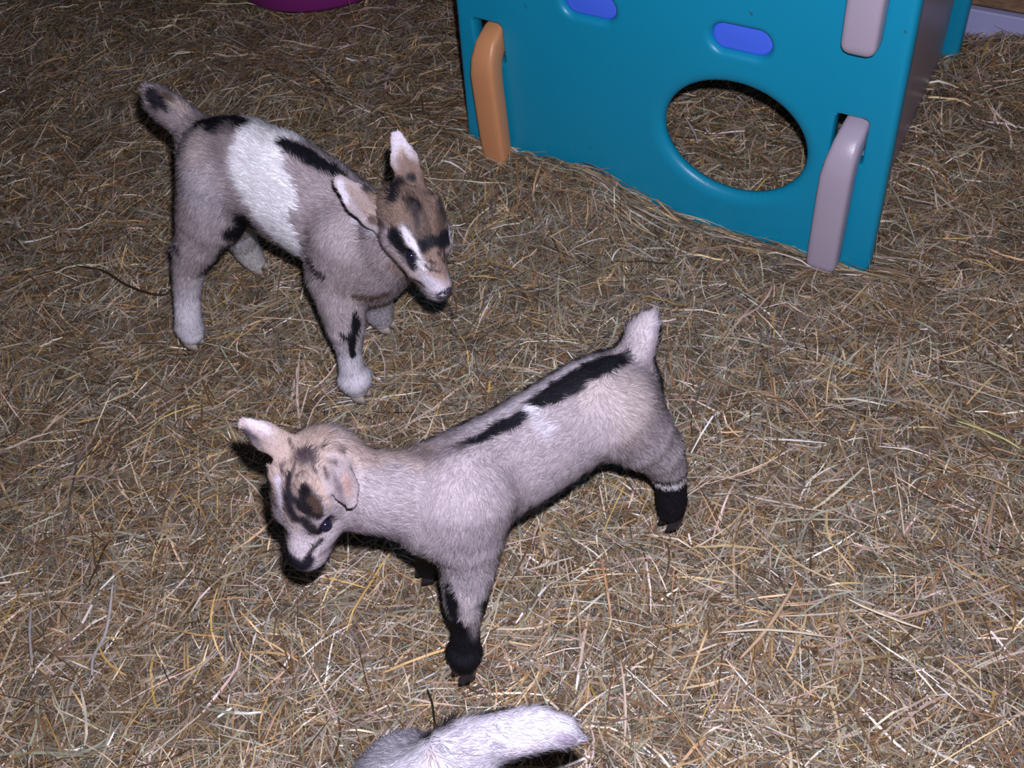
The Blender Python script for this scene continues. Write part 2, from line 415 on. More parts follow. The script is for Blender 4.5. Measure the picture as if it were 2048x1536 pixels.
add(70000, 0.25, 1.5, 0.034, 0.55, 0.0007, 0.0022, 2, -0.008, 0.004, 0.12)      # broken bits underneath
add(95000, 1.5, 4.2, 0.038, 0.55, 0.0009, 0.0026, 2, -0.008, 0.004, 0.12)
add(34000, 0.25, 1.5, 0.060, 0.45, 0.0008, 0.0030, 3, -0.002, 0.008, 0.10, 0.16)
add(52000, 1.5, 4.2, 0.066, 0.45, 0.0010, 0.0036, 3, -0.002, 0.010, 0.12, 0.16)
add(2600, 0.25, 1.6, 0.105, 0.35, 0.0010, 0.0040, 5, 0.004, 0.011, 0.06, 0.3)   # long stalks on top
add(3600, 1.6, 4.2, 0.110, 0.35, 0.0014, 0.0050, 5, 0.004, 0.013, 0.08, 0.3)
add(500, 1.2, 3.2, 0.055, 0.35, 0.0008, 0.0018, 3, 0.008, 0.018, 0.55, 0.6)     # a few standing up
Vs, Fs, Cs = [], [], []; off = 0
from itertools import groupby
for V_, F_, C_ in parts: Vs.append(V_); Fs.append(F_ + off); Cs.append(C_); off += len(V_)
m_hay, nt, b = mat_new('hay_strand')
a = nt.nodes.new('ShaderNodeAttribute'); a.attribute_name = 'straw'
nt.links.new(a.outputs['Color'], b.inputs['Base Color']); b.inputs['Roughness'].default_value = 0.36; b.inputs['Specular IOR Level'].default_value = 0.62
hay = mesh_obj('hay', np.vstack(Vs), np.vstack(Fs), m_hay, None, False, np.vstack(Cs), 'straw')
tag(hay, 'loose bed of tan and greenish hay covering the whole floor', 'hay', kind='stuff')

# single stalks that can be picked out
def stalk(name, pts, wid, col, label, cat, z=0.016, lift=None, rough=.4, group=None):
    P = [at(px, py, (lift[i] if lift else z)) for i, (px, py) in enumerate(pts)]
    P = [p + np.array([0, 0, float(ground_h(p[0], p[1])) if not lift else 0]) for p in P]
    # resample smoothly
    Q = []
    for i in range(len(P) - 1):
        p0, p1, p2, p3 = P[max(i - 1, 0)], P[i], P[i + 1], P[min(i + 2, len(P) - 1)]
        for t in np.linspace(0, 1, 5)[:-1]:
            Q.append(0.5 * ((2 * p1) + (-p0 + p2) * t + (2 * p0 - 5 * p1 + 4 * p2 - p3) * t * t + (-p0 + 3 * p1 - 3 * p2 + p3) * t ** 3))
    Q.append(P[-1]); bm = bmesh.new(); rows = []; n = 6
    for i, q in enumerate(Q):
        d = nrm(Q[min(i + 1, len(Q) - 1)] - Q[max(i - 1, 0)]); s = nrm(np.cross(d, PZ)); up = np.cross(s, d)
        r = wid / 2 * (1 - 0.55 * abs(2 * i / (len(Q) - 1) - 1) ** 4) * (1 + 0.12 * math.sin(i * 2.3))
        rows.append([bm.verts.new(Vector(q + s * r * math.cos(2 * math.pi * k / n) + up * r * 0.7 * math.sin(2 * math.pi * k / n))) for k in range(n)])
    for r0, r1 in zip(rows, rows[1:]):
        for k in range(n): bm.faces.new((r0[k], r0[(k + 1) % n], r1[(k + 1) % n], r1[k]))
    bm.faces.new(rows[0]); bm.faces.new(list(reversed(rows[-1])))
    m, nt, b = mat_new(name + '_skin'); tcn = nt.nodes.new('ShaderNodeTexCoord'); nz = nt.nodes.new('ShaderNodeTexNoise'); nz.inputs['Scale'].default_value = 130
    nt.links.new(tcn.outputs['Object'], nz.inputs['Vector']); mx = nt.nodes.new('ShaderNodeMix'); mx.data_type = 'RGBA'
    mx.inputs[6].default_value = (*[c * .7 for c in col], 1); mx.inputs[7].default_value = (*[min(1, c * 1.25) for c in col], 1)
    nt.links.new(nz.outputs['Fac'], mx.inputs[0]); nt.links.new(mx.outputs[2], b.inputs['Base Color']); b.inputs['Roughness'].default_value = rough
    o = bm_obj(name, bm, m, None, 0, True); tag(o, label, cat, group); return o
stalk('twig', [(152, 532), (205, 540), (245, 562), (290, 582), (325, 584), (345, 576)], 0.005, (.055, .022, .012), 'dark brown curved twig left of the hind legs of the white-banded kid', 'twig', 0.018)
stalk('twig', [(852, 1372), (862, 1400), (868, 1440), (874, 1480)], 0.0028, (.02, .02, .012), 'thin blackish stem standing just above the tail at the bottom edge', 'twig', z=0.02)
stalk('hay_stalk', [(221, 1160), (212, 1215), (200, 1262), (182, 1310), (183, 1350)], 0.0052, (.42, .40, .38), 'thick grey jointed stalk lying upright in the lower left of the hay', 'stalk', 0.019)
stalk('hay_stalk', [(60, 1210), (58, 1265), (64, 1330)], 0.0046, (.36, .33, .32), 'grey stalk nearest the left edge, left of the thick jointed one', 'stalk', 0.018)
stalk('hay_stalk', [(1696, 1192), (1730, 1206), (1785, 1228), (1812, 1238), (1850, 1254)], 0.0042, (.66, .56, .38), 'bright pale yellow straw in the hay at the lower right', 'stalk', 0.02)
stalk('hay_stalk', [(1436, 1262), (1520, 1258), (1600, 1264), (1655, 1270)], 0.0042, (.58, .50, .36), 'pale straw lying level below the bright yellow one, lower right', 'stalk', 0.019)
stalk('hay_stalk', [(1480, 1314), (1530, 1262), (1570, 1200), (1596, 1150)], 0.006, (.50, .36, .22), 'broad tan split straw rising to the right across the pale level straw', 'stalk', 0.017)
stalk('hay_stalk', [(1915, 832), (1960, 850), (2010, 872), (2046, 892)], 0.005, (.46, .43, .16), 'yellow-green blade by the right edge of the picture', 'blade', 0.018)
stalk('hay_stalk', [(375, 770), (395, 790)], 0.003, (.6, .5, .3), 'short pale straw below the near hind hoof of the white-banded kid', 'stalk', 0.018)
stalk('hay_stalk', [(1770, 330), (1785, 300), (1815, 322), (1870, 352)], 0.0032, (.34, .36, .25), 'bent grey-green blade beside the right edge of the play cube', 'blade', 0.02)
stalk('hay_stalk', [(1772, 345), (1795, 395), (1820, 450), (1835, 490)], 0.0036, (.40, .40, .30), 'long grey-green blade running down beside the foot of the play cube', 'blade', 0.02)
stalk('hay_stalk', [(1368, 218), (1390, 258), (1395, 282)], 0.0052, (.60, .52, .45), 'pale straw seen through the round hole of the play cube', 'stalk', 0.02)
stalk('hay_stalk', [(1925, 950), (1985, 960), (2046, 985)], 0.003, (.46, .36, .22), 'thin tan straw at the right edge below the yellow-green blade', 'stalk', 0.018)

# ------------------------------------------------------------------ animals: signed-distance bodies turned into one mesh
class Body:
    def __init__(s, lo, hi, h=0.003):
        s.lo = np.array(lo, float); s.h = h; s.n = np.ceil((np.array(hi) - s.lo) / h).astype(int) + 1
        s.F = np.full(s.n, 0.05, np.float32); s.segs = []
    def _win(s, a, b, r):
        lo = np.minimum(a, b) - r; hi = np.maximum(a, b) + r
        i0 = np.clip(((lo - s.lo) / s.h).astype(int), 0, s.n); i1 = np.clip(((hi - s.lo) / s.h).astype(int) + 2, 0, s.n)
        sl = tuple(slice(p, q) for p, q in zip(i0, i1))
        g = [(np.arange(p, q) * s.h + l).astype(np.float32) for p, q, l in zip(i0, i1, s.lo)]
        return sl, g
    def cone(s, a, b, ra, rb, k=0.02, flat=None, flow=True, carve=False, tagn='body'):
        a = np.array(a, float); b = np.array(b, float); rm = max(ra, rb) + max(k, 0.008) + 0.012
        sl, g = s._win(a, b, rm)
        if min(len(q) for q in g) < 2: return
        X, Y, Z = np.meshgrid(*g, indexing='ij')
        px, py, pz = X - a[0], Y - a[1], Z - a[2]; ba = b - a; mul = 1.0
        if flat is not None:
            ax, kf = nrm(flat[0]), flat[1]; d = (px * ax[0] + py * ax[1] + pz * ax[2]) * (1 / kf - 1)
            px = px + d * ax[0]; py = py + d * ax[1]; pz = pz + d * ax[2]
            bd = (ba @ ax) * (1 / kf - 1); ba = ba + bd * ax; mul = min(1.0, kf)
        L2 = max(ba @ ba, 1e-9)
        t = np.clip((px * ba[0] + py * ba[1] + pz * ba[2]) / L2, 0, 1)
        d = np.sqrt((px - t * ba[0]) ** 2 + (py - t * ba[1]) ** 2 + (pz - t * ba[2]) ** 2) - (ra + (rb - ra) * t)
        d = d * (mul if mul > 0.5 else 0.5)
        G = s.F[sl]
        if carve:
            d = -d; hh = np.clip(0.5 - 0.5 * (G - d) / k, 0, 1); s.F[sl] = G * (1 - hh) + d * hh + k * hh * (1 - hh)
        else:
            hh = np.clip(0.5 + 0.5 * (G - d) / k, 0, 1); s.F[sl] = G * (1 - hh) + d * hh - k * hh * (1 - hh)
        if flow and not carve: s.segs.append((a, b, ra, rb, tagn))
    def chain(s, pts, k=0.02, flat=None, tagn='body', flow=True):
        g = .7 * k / 4; pts = [(np.array(p, float), r + g) for p, r in pts]
        rm = max(r for p, r in pts) + max(k, .008) + .012; A = np.array([p for p, r in pts])
        sl, gg = s._win(A.min(0), A.max(0), rm); X, Y, Z = np.meshgrid(*gg, indexing='ij'); D = np.full(X.shape, 9.0, np.float32)
        for (a, ra), (b, rb) in zip(pts, pts[1:]):
            px, py, pz = X - a[0], Y - a[1], Z - a[2]; ba = b - a; mul = 1.0
            if flat is not None:
                ax, kf = nrm(flat[0]), flat[1]; d = (px * ax[0] + py * ax[1] + pz * ax[2]) * (1 / kf - 1)
                px = px + d * ax[0]; py = py + d * ax[1]; pz = pz + d * ax[2]; ba = ba + (ba @ ax) * (1 / kf - 1) * ax; mul = kf
            t = np.clip((px * ba[0] + py * ba[1] + pz * ba[2]) / max(ba @ ba, 1e-9), 0, 1)
            ts = t
            D = np.minimum(D, (np.sqrt((px - t * ba[0]) ** 2 + (py - t * ba[1]) ** 2 + (pz - t * ba[2]) ** 2) - (ra + (rb - ra) * ts)) * mul)
            if flow: s.segs.append((a, b, ra, rb, tagn))
        G = s.F[sl]; hh = np.clip(0.5 + 0.5 * (G - D) / k, 0, 1); s.F[sl] = G * (1 - hh) + D * hh - k * hh * (1 - hh)
    def mesh(s):                                         # naive surface nets
        Fv = s.F; ins = Fv < 0; nx, ny, nz = Fv.shape
        acc = np.zeros((nx - 1, ny - 1, nz - 1, 3), np.float32); cnt = np.zeros((nx - 1, ny - 1, nz - 1), np.float32)
        def cell(A, i, j, k): return A[i:nx - 1 + i, j:ny - 1 + j, k:nz - 1 + k]
        for ax in range(3):
            o1, o2 = [a for a in range(3) if a != ax]
            for u in (0, 1):
                for v in (0, 1):
                    c0 = [0, 0, 0]; c0[o1] = u; c0[o2] = v; c1 = list(c0); c1[ax] = 1
                    f0, f1 = cell(Fv, *c0), cell(Fv, *c1); m = (f0 < 0) != (f1 < 0)
                    t = f0[m] / (f0[m] - f1[m]); p = np.zeros((len(t), 3), np.float32)
                    p[:, o1] = u; p[:, o2] = v; p[:, ax] = t; acc[m] += p; cnt[m] += 1
        act = cnt > 0; ids = np.full(act.shape, -1, np.int64); ids[act] = np.arange(act.sum())
        idx = np.argwhere(act); V = (idx + acc[act] / cnt[act][:, None]) * s.h + s.lo
        quads = []
        for ax in range(3):
            o1, o2 = [(1, 2), (2, 0), (0, 1)][ax]
            sl0 = [slice(None)] * 3; sl1 = [slice(None)] * 3; sl0[ax] = slice(0, -1); sl1[ax] = slice(1, None)
            a, b = ins[tuple(sl0)], ins[tuple(sl1)]; m = a != b; e = np.argwhere(m); sg = a[m]
            ok = (e[:, o1] > 0) & (e[:, o2] > 0) & (e[:, o1] < s.n[o1] - 1) & (e[:, o2] < s.n[o2] - 1); e = e[ok]; sg = sg[ok]
            def q(d1, d2):
                c = e.copy(); c[:, o1] -= d1; c[:, o2] -= d2; return ids[c[:, 0], c[:, 1], c[:, 2]]
            Q = np.stack([q(1, 1), q(0, 1), q(0, 0), q(1, 0)], 1); Q[~sg] = Q[~sg][:, ::-1]; quads.append(Q)
        return V, np.vstack(quads)

def smooth_mesh(V, Q, it=3, f=0.5):
    e = np.vstack([Q[:, [0, 1]], Q[:, [1, 2]], Q[:, [2, 3]], Q[:, [3, 0]]])
    for k in range(it):
        for ff in (f, -f * 1.03):
            s = np.zeros_like(V); c = np.zeros(len(V))
            for a, b_ in ((0, 1), (1, 0)):
                for d in range(3): s[:, d] += np.bincount(e[:, a], V[e[:, b_], d], len(V))
                c += np.bincount(e[:, a], minlength=len(V))
            V = V + ff * (s / np.maximum(c, 1)[:, None] - V)
    return V

def flow_dirs(V, N, segs):
    W = np.zeros(len(V)); Dv = np.zeros((len(V), 3))
    for a, b_, ra, rb, tg in segs:
        ba = b_ - a; L = np.linalg.norm(ba)
        if L < 1e-5: continue
        t = np.clip((V - a) @ ba / (L * L), 0, 1); d = np.linalg.norm(V - a - t[:, None] * ba, axis=1) - (ra + (rb - ra) * t)
        w_ = np.exp(-np.maximum(d, 0) / 0.006) + 1e-9; W += w_; Dv += w_[:, None] * (ba / L)
    Dv /= W[:, None]; Dv -= (Dv * N).sum(1)[:, None] * N
    Dv /= np.maximum(np.linalg.norm(Dv, axis=1), 1e-5)[:, None]
    return Dv

class Paint:
    def __init__(s, V, Q, N, base):
        s.V = V; s.N = N; s.c = np.tile(np.array(base, float), (len(V), 1))
        s.bvh = BVHTree.FromPolygons([Vector(v) for v in V], [list(map(int, q)) for q in Q])
        g = rng.normal(0, 1, len(V))
        s.j = (vnoise(V[:, 0] * 170 + V[:, 2] * 60, V[:, 1] * 170 - V[:, 2] * 110, 3) - 0.5) * 1.0 + (vnoise(V[:, 0] * 60 + V[:, 2] * 50, V[:, 1] * 60 + V[:, 2] * 40, 4) - .5) * 0.8
    def hit(s, px, py):
        r = R @ np.array([px - 1024, -(py - 768), -F]); loc, nn, i, d = s.bvh.ray_cast(Vector(CAM), Vector(r).normalized())
        if loc is None:
            # nearest surface point to the ray
            best = None
            for t in np.linspace(0.7, 2.3, 200):
                p = Vector(CAM + nrm(r) * t); l, n_, i, d = s.bvh.find_nearest(p)
                if best is None or d < best[0]: best = (d, l)
            loc = best[1]
        return np.array(loc)
    def dab(s, pts, rad, col, soft=0.35, jit=0.5, mask=None, px=True, op=1.0):
        P_ = [s.hit(*p) for p in pts] if px else [np.array(p) for p in pts]
        rr = rad if isinstance(rad, (list, tuple)) else [rad] * len(P_)
        m = np.full(len(s.V), 1e9)
        if len(P_) == 1: m = np.linalg.norm(s.V - P_[0], axis=1) / rr[0]
        for (a, ra), (b_, rb) in zip(zip(P_, rr), zip(P_[1:], rr[1:])):
            ba = b_ - a; t = np.clip((s.V - a) @ ba / max(ba @ ba, 1e-9), 0, 1)
            m = np.minimum(m, np.linalg.norm(s.V - a - t[:, None] * ba, axis=1) / (ra + (rb - ra) * t))
        f = 1 - sstep(1 - soft, 1 + soft, m + s.j * jit * 0.5)
        if mask is not None: f = f * mask
        s.mix(f * op, col)
        return P_
    def mix(s, f, col): s.c = s.c * (1 - f[:, None]) + np.array(col, float) * f[:, None]

m_body = attr_mat('goat_skin', 'coat', 0.7, 0.2, 300)
m_fur = attr_mat('goat_fur', 'coat', 0.55, 0.25)
_nt = m_fur.node_tree; _a = _nt.nodes.new('ShaderNodeAttribute'); _a.attribute_name = 'lie'          # hairs are lit like the coat they lie on
_b = _nt.nodes['Principled BSDF']; _t = _nt.nodes.new('ShaderNodeBsdfTranslucent'); _m = _nt.nodes.new('ShaderNodeMixShader'); _m.inputs[0].default_value = 0.28
_nt.links.new(_nt.nodes['Attribute'].outputs['Color'], _t.inputs['Color']); _nt.links.new(_a.outputs['Vector'], _t.inputs['Normal'])
_nt.links.new(_b.outputs[0], _m.inputs[1]); _nt.links.new(_t.outputs[0], _m.inputs[2]); _nt.links.new(_m.outputs[0], _nt.nodes['Material Output'].inputs['Surface'])
_nt.links.new(_a.outputs['Vector'], _nt.nodes['Principled BSDF'].inputs['Normal'])
m_hoof = plastic('hoof_horn', (0.42, 0.36, 0.30), 0.45, 0.15)
m_hoofd = plastic('dark_hoof_horn', (0.02, 0.018, 0.02), 0.4, 0.15)
m_eye, nt, b = mat_new('wet_eye'); b.inputs['Base Color'].default_value = (0.010, 0.008, 0.020, 1); b.inputs['Roughness'].default_value = 0.12; b.inputs['Coat Weight'].default_value = 0.6
m_glint, nt, b = mat_new('pale_blue_glint'); b.inputs['Base Color'].default_value = (0.05, 0.06, 0.35, 1); b.inputs['Roughness'].default_value = 0.1  # blue reflection in the eye given as a base colour; not assigned
WHITE = (0.92, 0.92, 0.95); BLACK = (0.010, 0.010, 0.014)

def fur(parent, V, Q, N, Dv, colr, dens, length=0.011, width=0.0010, lenfn=None, lift=0.28, segs=()):
    n = dens; A = V[Q]; ar = 0.5 * np.linalg.norm(np.cross(A[:, 2] - A[:, 0], A[:, 3] - A[:, 1]), axis=1)
    qi = rng.choice(len(Q), n, p=ar / ar.sum()); u, v = rng.uniform(0, 1, n), rng.uniform(0, 1, n)
    wts = np.stack([(1 - u) * (1 - v), u * (1 - v), u * v, (1 - u) * v], 1)[:, :, None]
    P_ = (A[qi] * wts).sum(1); Nn = (N[Q[qi]] * wts).sum(1); Nn /= np.linalg.norm(Nn, axis=1)[:, None]
    Dd = (Dv[Q[qi]] * wts).sum(1) + rng.normal(0, 0.22, (n, 3)); 
    cl = np.stack([vnoise(P_[:, 0] * 90 + 7 * k, P_[:, 1] * 90 + P_[:, 2] * 90, 11 + k) - .5 for k in range(3)], 1); Dd += cl * 1.1
    Dd -= (Dd * Nn).sum(1)[:, None] * Nn; Dd /= np.maximum(np.linalg.norm(Dd, axis=1), 1e-5)[:, None]
    colh = (colr[Q[qi]] * wts).sum(1)
    ln = length * rng.uniform(0.6, 1.25, n)
    if lenfn is not None: ln *= lenfn(P_)
    de = np.full(n, 1.0)
    for a, b_, ra, rb, tg in segs:
        if tg == 'ear':
            ba = b_ - a; t = np.clip((P_ - a) @ ba / (ba @ ba), 0, 1); de = np.minimum(de, np.linalg.norm(P_ - a - t[:, None] * ba, axis=1) / 0.024)
    ln *= np.where(de < 1, .38, 1)
    ln *= np.where(P_[:, 2] < .024, .6, 1)
    wd = np.cross(Nn, Dd); lf = lift * rng.uniform(0.5, 1.5, n)
    W = width * rng.uniform(0.7, 1.3, n) * np.minimum(1, ln / length * .7 + .45)
    p0 = P_ - Nn * 0.0008; p1 = P_ + Dd * (ln * .5)[:, None] + Nn * (ln * lf * .75)[:, None]; p2 = P_ + Dd * ln[:, None] + Nn * (ln * lf * .95)[:, None]
    VV = np.stack([p0 + wd * (W / 2)[:, None], p0 - wd * (W / 2)[:, None], p1 + wd * (W * .42)[:, None], p1 - wd * (W * .42)[:, None], p2], 1).reshape(-1, 3)
    b0 = np.arange(n) * 5
    T = np.concatenate([np.stack([b0, b0 + 2, b0 + 1], 1), np.stack([b0 + 1, b0 + 2, b0 + 3], 1), np.stack([b0 + 3, b0 + 2, b0 + 4], 1)])
    shade = rng.uniform(0.76, 1.24, (n, 1)); colh = np.clip(colh * shade, 0, 0.93)
    CV = np.stack([colh * .90, colh * .90, colh, colh, np.clip(colh * 1.08, 0, .95)], 1).reshape(-1, 3)
    # geometric side of the ribbons must face outwards
    g = np.cross(VV[T[:, 1]] - VV[T[:, 0]], VV[T[:, 2]] - VV[T[:, 0]]); hairn = np.repeat(Nn[None], 1, 0)[0]
    ni = T[:, 0] // 5; flip = (g * hairn[ni]).sum(1) < 0; T[flip] = T[flip][:, ::-1]
    o = mesh_obj('fur', VV, T, m_fur, None, True, CV)
    NV = np.repeat(Nn + Dd * 0.0, 5, 0) + np.repeat(rng.normal(0, 0.13, (n, 3)), 5, 0)
    NV /= np.linalg.norm(NV, axis=1)[:, None]
    la = o.data.attributes.new('lie', 'FLOAT_VECTOR', 'POINT'); la.data.foreach_set('vector', NV.astype(np.float32).ravel())
    o['kind'] = 'stuff'
    attach(o, parent); return o

def frame(origin, fwd, up):
    x = nrm(fwd); y = nrm(np.cross(up, x)); z_ = np.cross(x, y); return np.array(origin, float), np.stack([x, y, z_], 1)
def head(Bd, fr, s=1.0, ml=1.0, mw=1.0):
    O, Mx = fr; q = lambda x, y, z_: O + Mx @ (np.array([x if x < .045 else .045 + (x - .045) * ml, y, z_]) * s); Y = Mx[:, 1]
    c = lambda a, b_, ra, rb, k=.012, flat=None, **kw: Bd.cone(q(*a), q(*b_), ra * s, rb * s, k * s, flat, **kw)
    c((.008, 0, .002), (-.010, 0, .000), .0355, .0350, .02)              # cranium
    c((.036, 0, -.004), (.010, 0, .004), .0245, .031, .02)              # forehead
    c((.098, 0, -.022), (.040, 0, -.012), .0155 * mw, .0235, .012, (Y, 0.98))  # nose bridge
    c((.103, 0, -.030), (.060, 0, -.030), .0180 * mw, .0205 * mw, .010)  # muzzle pad
    c((.096, 0, -.043), (.010, 0, -.034), .0120 * mw, .0250, .010)            # lower jaw
    for sd in (1, -1):
        c((.055, sd * .014, -.026), (.012, sd * .020, -.020), .013, .021, .015)   # cheek
        c((.050, sd * .0215, .0035), (.030, sd * .025, .008), .0070, .009, .010)      # brow ridge
        c((.047, sd * .0315, -.0045), (.046, sd * .036, -.0045), .0088, .0092, .003, carve=True)  # eye socket
        c((.112, sd * .006, -.0265), (.112, sd * .0085, -.0255), .0028, .0020, .002, carve=True)  # nostril
        c((.006, sd * .018, .036), (.004, sd * .018, .040), .009, .006, .008)       # horn bud
    c((.117, 0, -.040), (.085, 0, -.0385), .0012, .0012, .002, (Mx[:, 2], .9), carve=True)
    return q
def ear(Bd, root, tip, nrm_in, wide=0.022, thick=0.30, s=1.0, bend=None):
    root = np.array(root); tip = np.array(tip); ax = tip - root; L = np.linalg.norm(ax); n_ = np.array(nrm_in) - (np.array(nrm_in) @ nrm(ax)) * nrm(ax); n_ = nrm(n_)
    bend = np.zeros(3) if bend is None else bend
    m1 = root + ax * .30 + n_ * L * -.02 + bend * .5; m2 = root + ax * .62 + bend
    Bd.cone(root, m1, wide * .62, wide * .98, .010, (n_, .42), tagn='ear'); Bd.cone(m1, m2, wide * .98, wide, .003, (n_, thick), tagn='ear'); Bd.cone(m2, tip, wide, wide * .52, .003, (n_, thick), tagn='ear')
    Bd.cone(root + ax * .22 + n_ * wide * .36, m1 + n_ * wide * .36 + ax * .1, wide * .30, wide * .56, .003, (n_, .42), carve=True)
    Bd.cone(m1 + n_ * wide * .36 + ax * .1, root + ax * .86 + bend * .6 + n_ * wide * .33, wide * .56, wide * .34, .003, (n_, .42), carve=True)
    return n_
def eyes(parent, q, s, lab=None, sides=(1, -1), iris=None):
    for sd in sides:
        c0 = q(.0465, sd * .0275, -.0045); bm = bmesh.new(); bmesh.ops.create_uvsphere(bm, u_segments=24, v_segments=14, radius=.0076 * s)
        bmesh.ops.translate(bm, verts=bm.verts, vec=Vector(c0)); o = bm_obj('eye', bm, m_eye, parent, 0, True)
m_nose = plastic('wet_nose', (0.035, 0.03, 0.045), 0.22, 0.3)
def nose(parent, q, s, mw=1.0):
    bm = bmesh.new(); n = 20; rows = []
    for j in range(1, 10):
        th = math.pi * j / 10; row = []
        for i in range(n):
            a = 2 * math.pi * i / n; y = math.cos(a) * math.sin(th); z_ = math.sin(a) * math.sin(th); x = math.cos(th)
            notch = 0.0016 * math.exp(-(y / .18) ** 2) * (x > 0)
            nost = 0.0022 * math.exp(-((abs(y) - .55) / .2) ** 2 - ((z_ - .05) / .3) ** 2) * (x > 0)
            row.append(bm.verts.new(Vector(q(.045 + (.1145 - .045) + x * .0072 - notch - nost, y * .0125 * mw, -.0225 + z_ * .0085 - (.003 if z_ < -.3 else 0)))))
        rows.append(row)
    for r0, r1 in zip(rows, rows[1:]):
        for i in range(n): bm.faces.new((r0[i], r0[(i + 1) % n], r1[(i + 1) % n], r1[i]))
    bm.faces.new(rows[0]); bm.faces.new(list(reversed(rows[-1])))
    o = bm_obj('nose', bm, m_nose, parent, 0, True); o['label'] = 'dark wet nose'
def hoof(parent, p, fwd, mat, s=1.0):
    fwd = nrm([fwd[0], fwd[1], 0]); sd = np.array([-fwd[1], fwd[0], 0]); bm = bmesh.new()
    for k in (1, -1):
        rows = []; n = 14
        for (zz, rx, ry, off) in ((-.004, .0135, .0078, .010), (.006, .0130, .0076, .007), (.016, .0115, .0070, .003), (.024, .0085, .0055, -.001)):
            row = []
            for i in range(n):
                a = 2 * math.pi * i / n; x = math.cos(a) * rx * (1.15 if math.cos(a) > 0 else .8); y = math.sin(a) * ry * (1 - .25 * max(0, math.cos(a)))
                row.append(bm.verts.new(Vector(np.array(p) + fwd * (x + off) * s + sd * (y + k * .0080) * s + PZ * zz * s)))
            rows.append(row)
        for r0, r1 in zip(rows, rows[1:]):
            for i in range(n): bm.faces.new((r0[i], r0[(i + 1) % n], r1[(i + 1) % n], r1[i]))
        bm.faces.new(list(reversed(rows[0]))); bm.faces.new(rows[-1])
    return bm_obj('hoof', bm, mat, parent, 0, True)
def build(thing, Bd, base, paintfn, nfur, flen=0.011, lenfn=None, fdirfn=None, wid=.0010, lift=.28):
    V, Q = Bd.mesh(); V = smooth_mesh(V, Q, 4)
    tmp = bpy.data.meshes.new('t'); tmp.vertices.add(len(V)); tmp.vertices.foreach_set('co', V.astype(np.float32).ravel())
    tmp.loops.add(Q.size); tmp.loops.foreach_set('vertex_index', Q.astype(np.int32).ravel()); tmp.polygons.add(len(Q)); tmp.polygons.foreach_set('loop_start', np.arange(0, Q.size, 4, dtype=np.int32))
    tmp.update(calc_edges=True); N = np.zeros(len(V) * 3, np.float32); tmp.vertices.foreach_get('normal', N); N = N.reshape(-1, 3).astype(float)
    c0 = V.mean(0)
    if ((V - c0) * N).sum() < 0: Q = Q[:, ::-1].copy(); N = -N
    bpy.data.meshes.remove(tmp)
    pt = Paint(V, Q, N, base); paintfn(pt)
    pt.c = np.clip(pt.c * (1 + rng.normal(0, .04, (len(V), 1))), 0.004, .93)
    o = mesh_obj('body', V, Q, m_body, None, True, pt.c); attach(o, thing)
    Dv = flow_dirs(V, N, Bd.segs)
    if fdirfn is not None: Dv = fdirfn(V, N, Dv)
    fur(thing, V, Q, N, Dv, pt.c, nfur, flen, lenfn=lenfn, width=wid, lift=lift, segs=Bd.segs)
    return pt

# ================================================================== goat 1: grey-tan kid with the white band
A1 = nrm([.807, -.59, 0]); L1 = np.array([.59, .807, 0]); L1 = nrm([-A1[1], A1[0], 0])
g1 = lambda px, py, lat: on_plane(px, py, L1, lat)
G1 = empty('kid_goat', (-0.38, 1.36, 0)); tag(G1, 'grey-tan kid goat with a broad white band round its middle, standing at upper left', 'goat')
B1 = Body((-.68, .93, -.02), (.06, 1.72, .56))
fl1 = (L1, .86)
B1.chain([(g1(745, 516, .87), .054), (g1(700, 472, .88), .072), (g1(640, 425, .885), .081), (g1(575, 385, .89), .083), (g1(508, 345, .89), .076), (g1(452, 332, .89), .070), (g1(425, 318, .895), .054)], .03, fl1)
B1.chain([(g1(722, 430, .885), .040), (g1(560, 330, .89), .046), (g1(470, 300, .89), .042)], .03, fl1)      # back line
# tail
B1.chain([(g1(425, 290, .90), .030), (g1(388, 258, .91), .025), (g1(348, 226, .92), .025), (g1(316, 202, .93), .022), (g1(302, 186, .93), .012)], .018, (A1, .8), 'tail')
def head_frame(o, nose, roll):
    o = np.array(o); x = nrm(np.array(nose) - o); c = nrm(CAM - o); z0 = nrm(c - (c @ x) * x)
    y0 = np.cross(z0, x); a = math.radians(roll); z_ = z0 * math.cos(a) + y0 * math.sin(a); y = np.cross(z_, x)
    return o, np.stack([x, y, z_], 1)
# local y of the frame points to the animal's left
HF1 = head_frame(g1(824, 440, .845), g1(898, 555, .800), 38)
B1.chain([(HF1[0] - HF1[1][:, 0] * .022, .032), (g1(778, 476, .86), .043), (g1(730, 506, .87), .054)], .025, None, 'neck')
B1.chain([(g1(800, 520, .85), .024), (g1(750, 545, .865), .042)], .02, None, 'neck')
q1 = head(B1, HF1, 1.12, .76, .84)
n1 = ear(B1, g1(778, 455, .83), g1(680, 364, .81), CAM - g1(720, 400, .82) + L1 * .3, .0215, .30)
ear(B1, g1(832, 395, .865), g1(794, 274, .895), CAM - g1(800, 300, .9) - L1 * .2, .0195, .32)
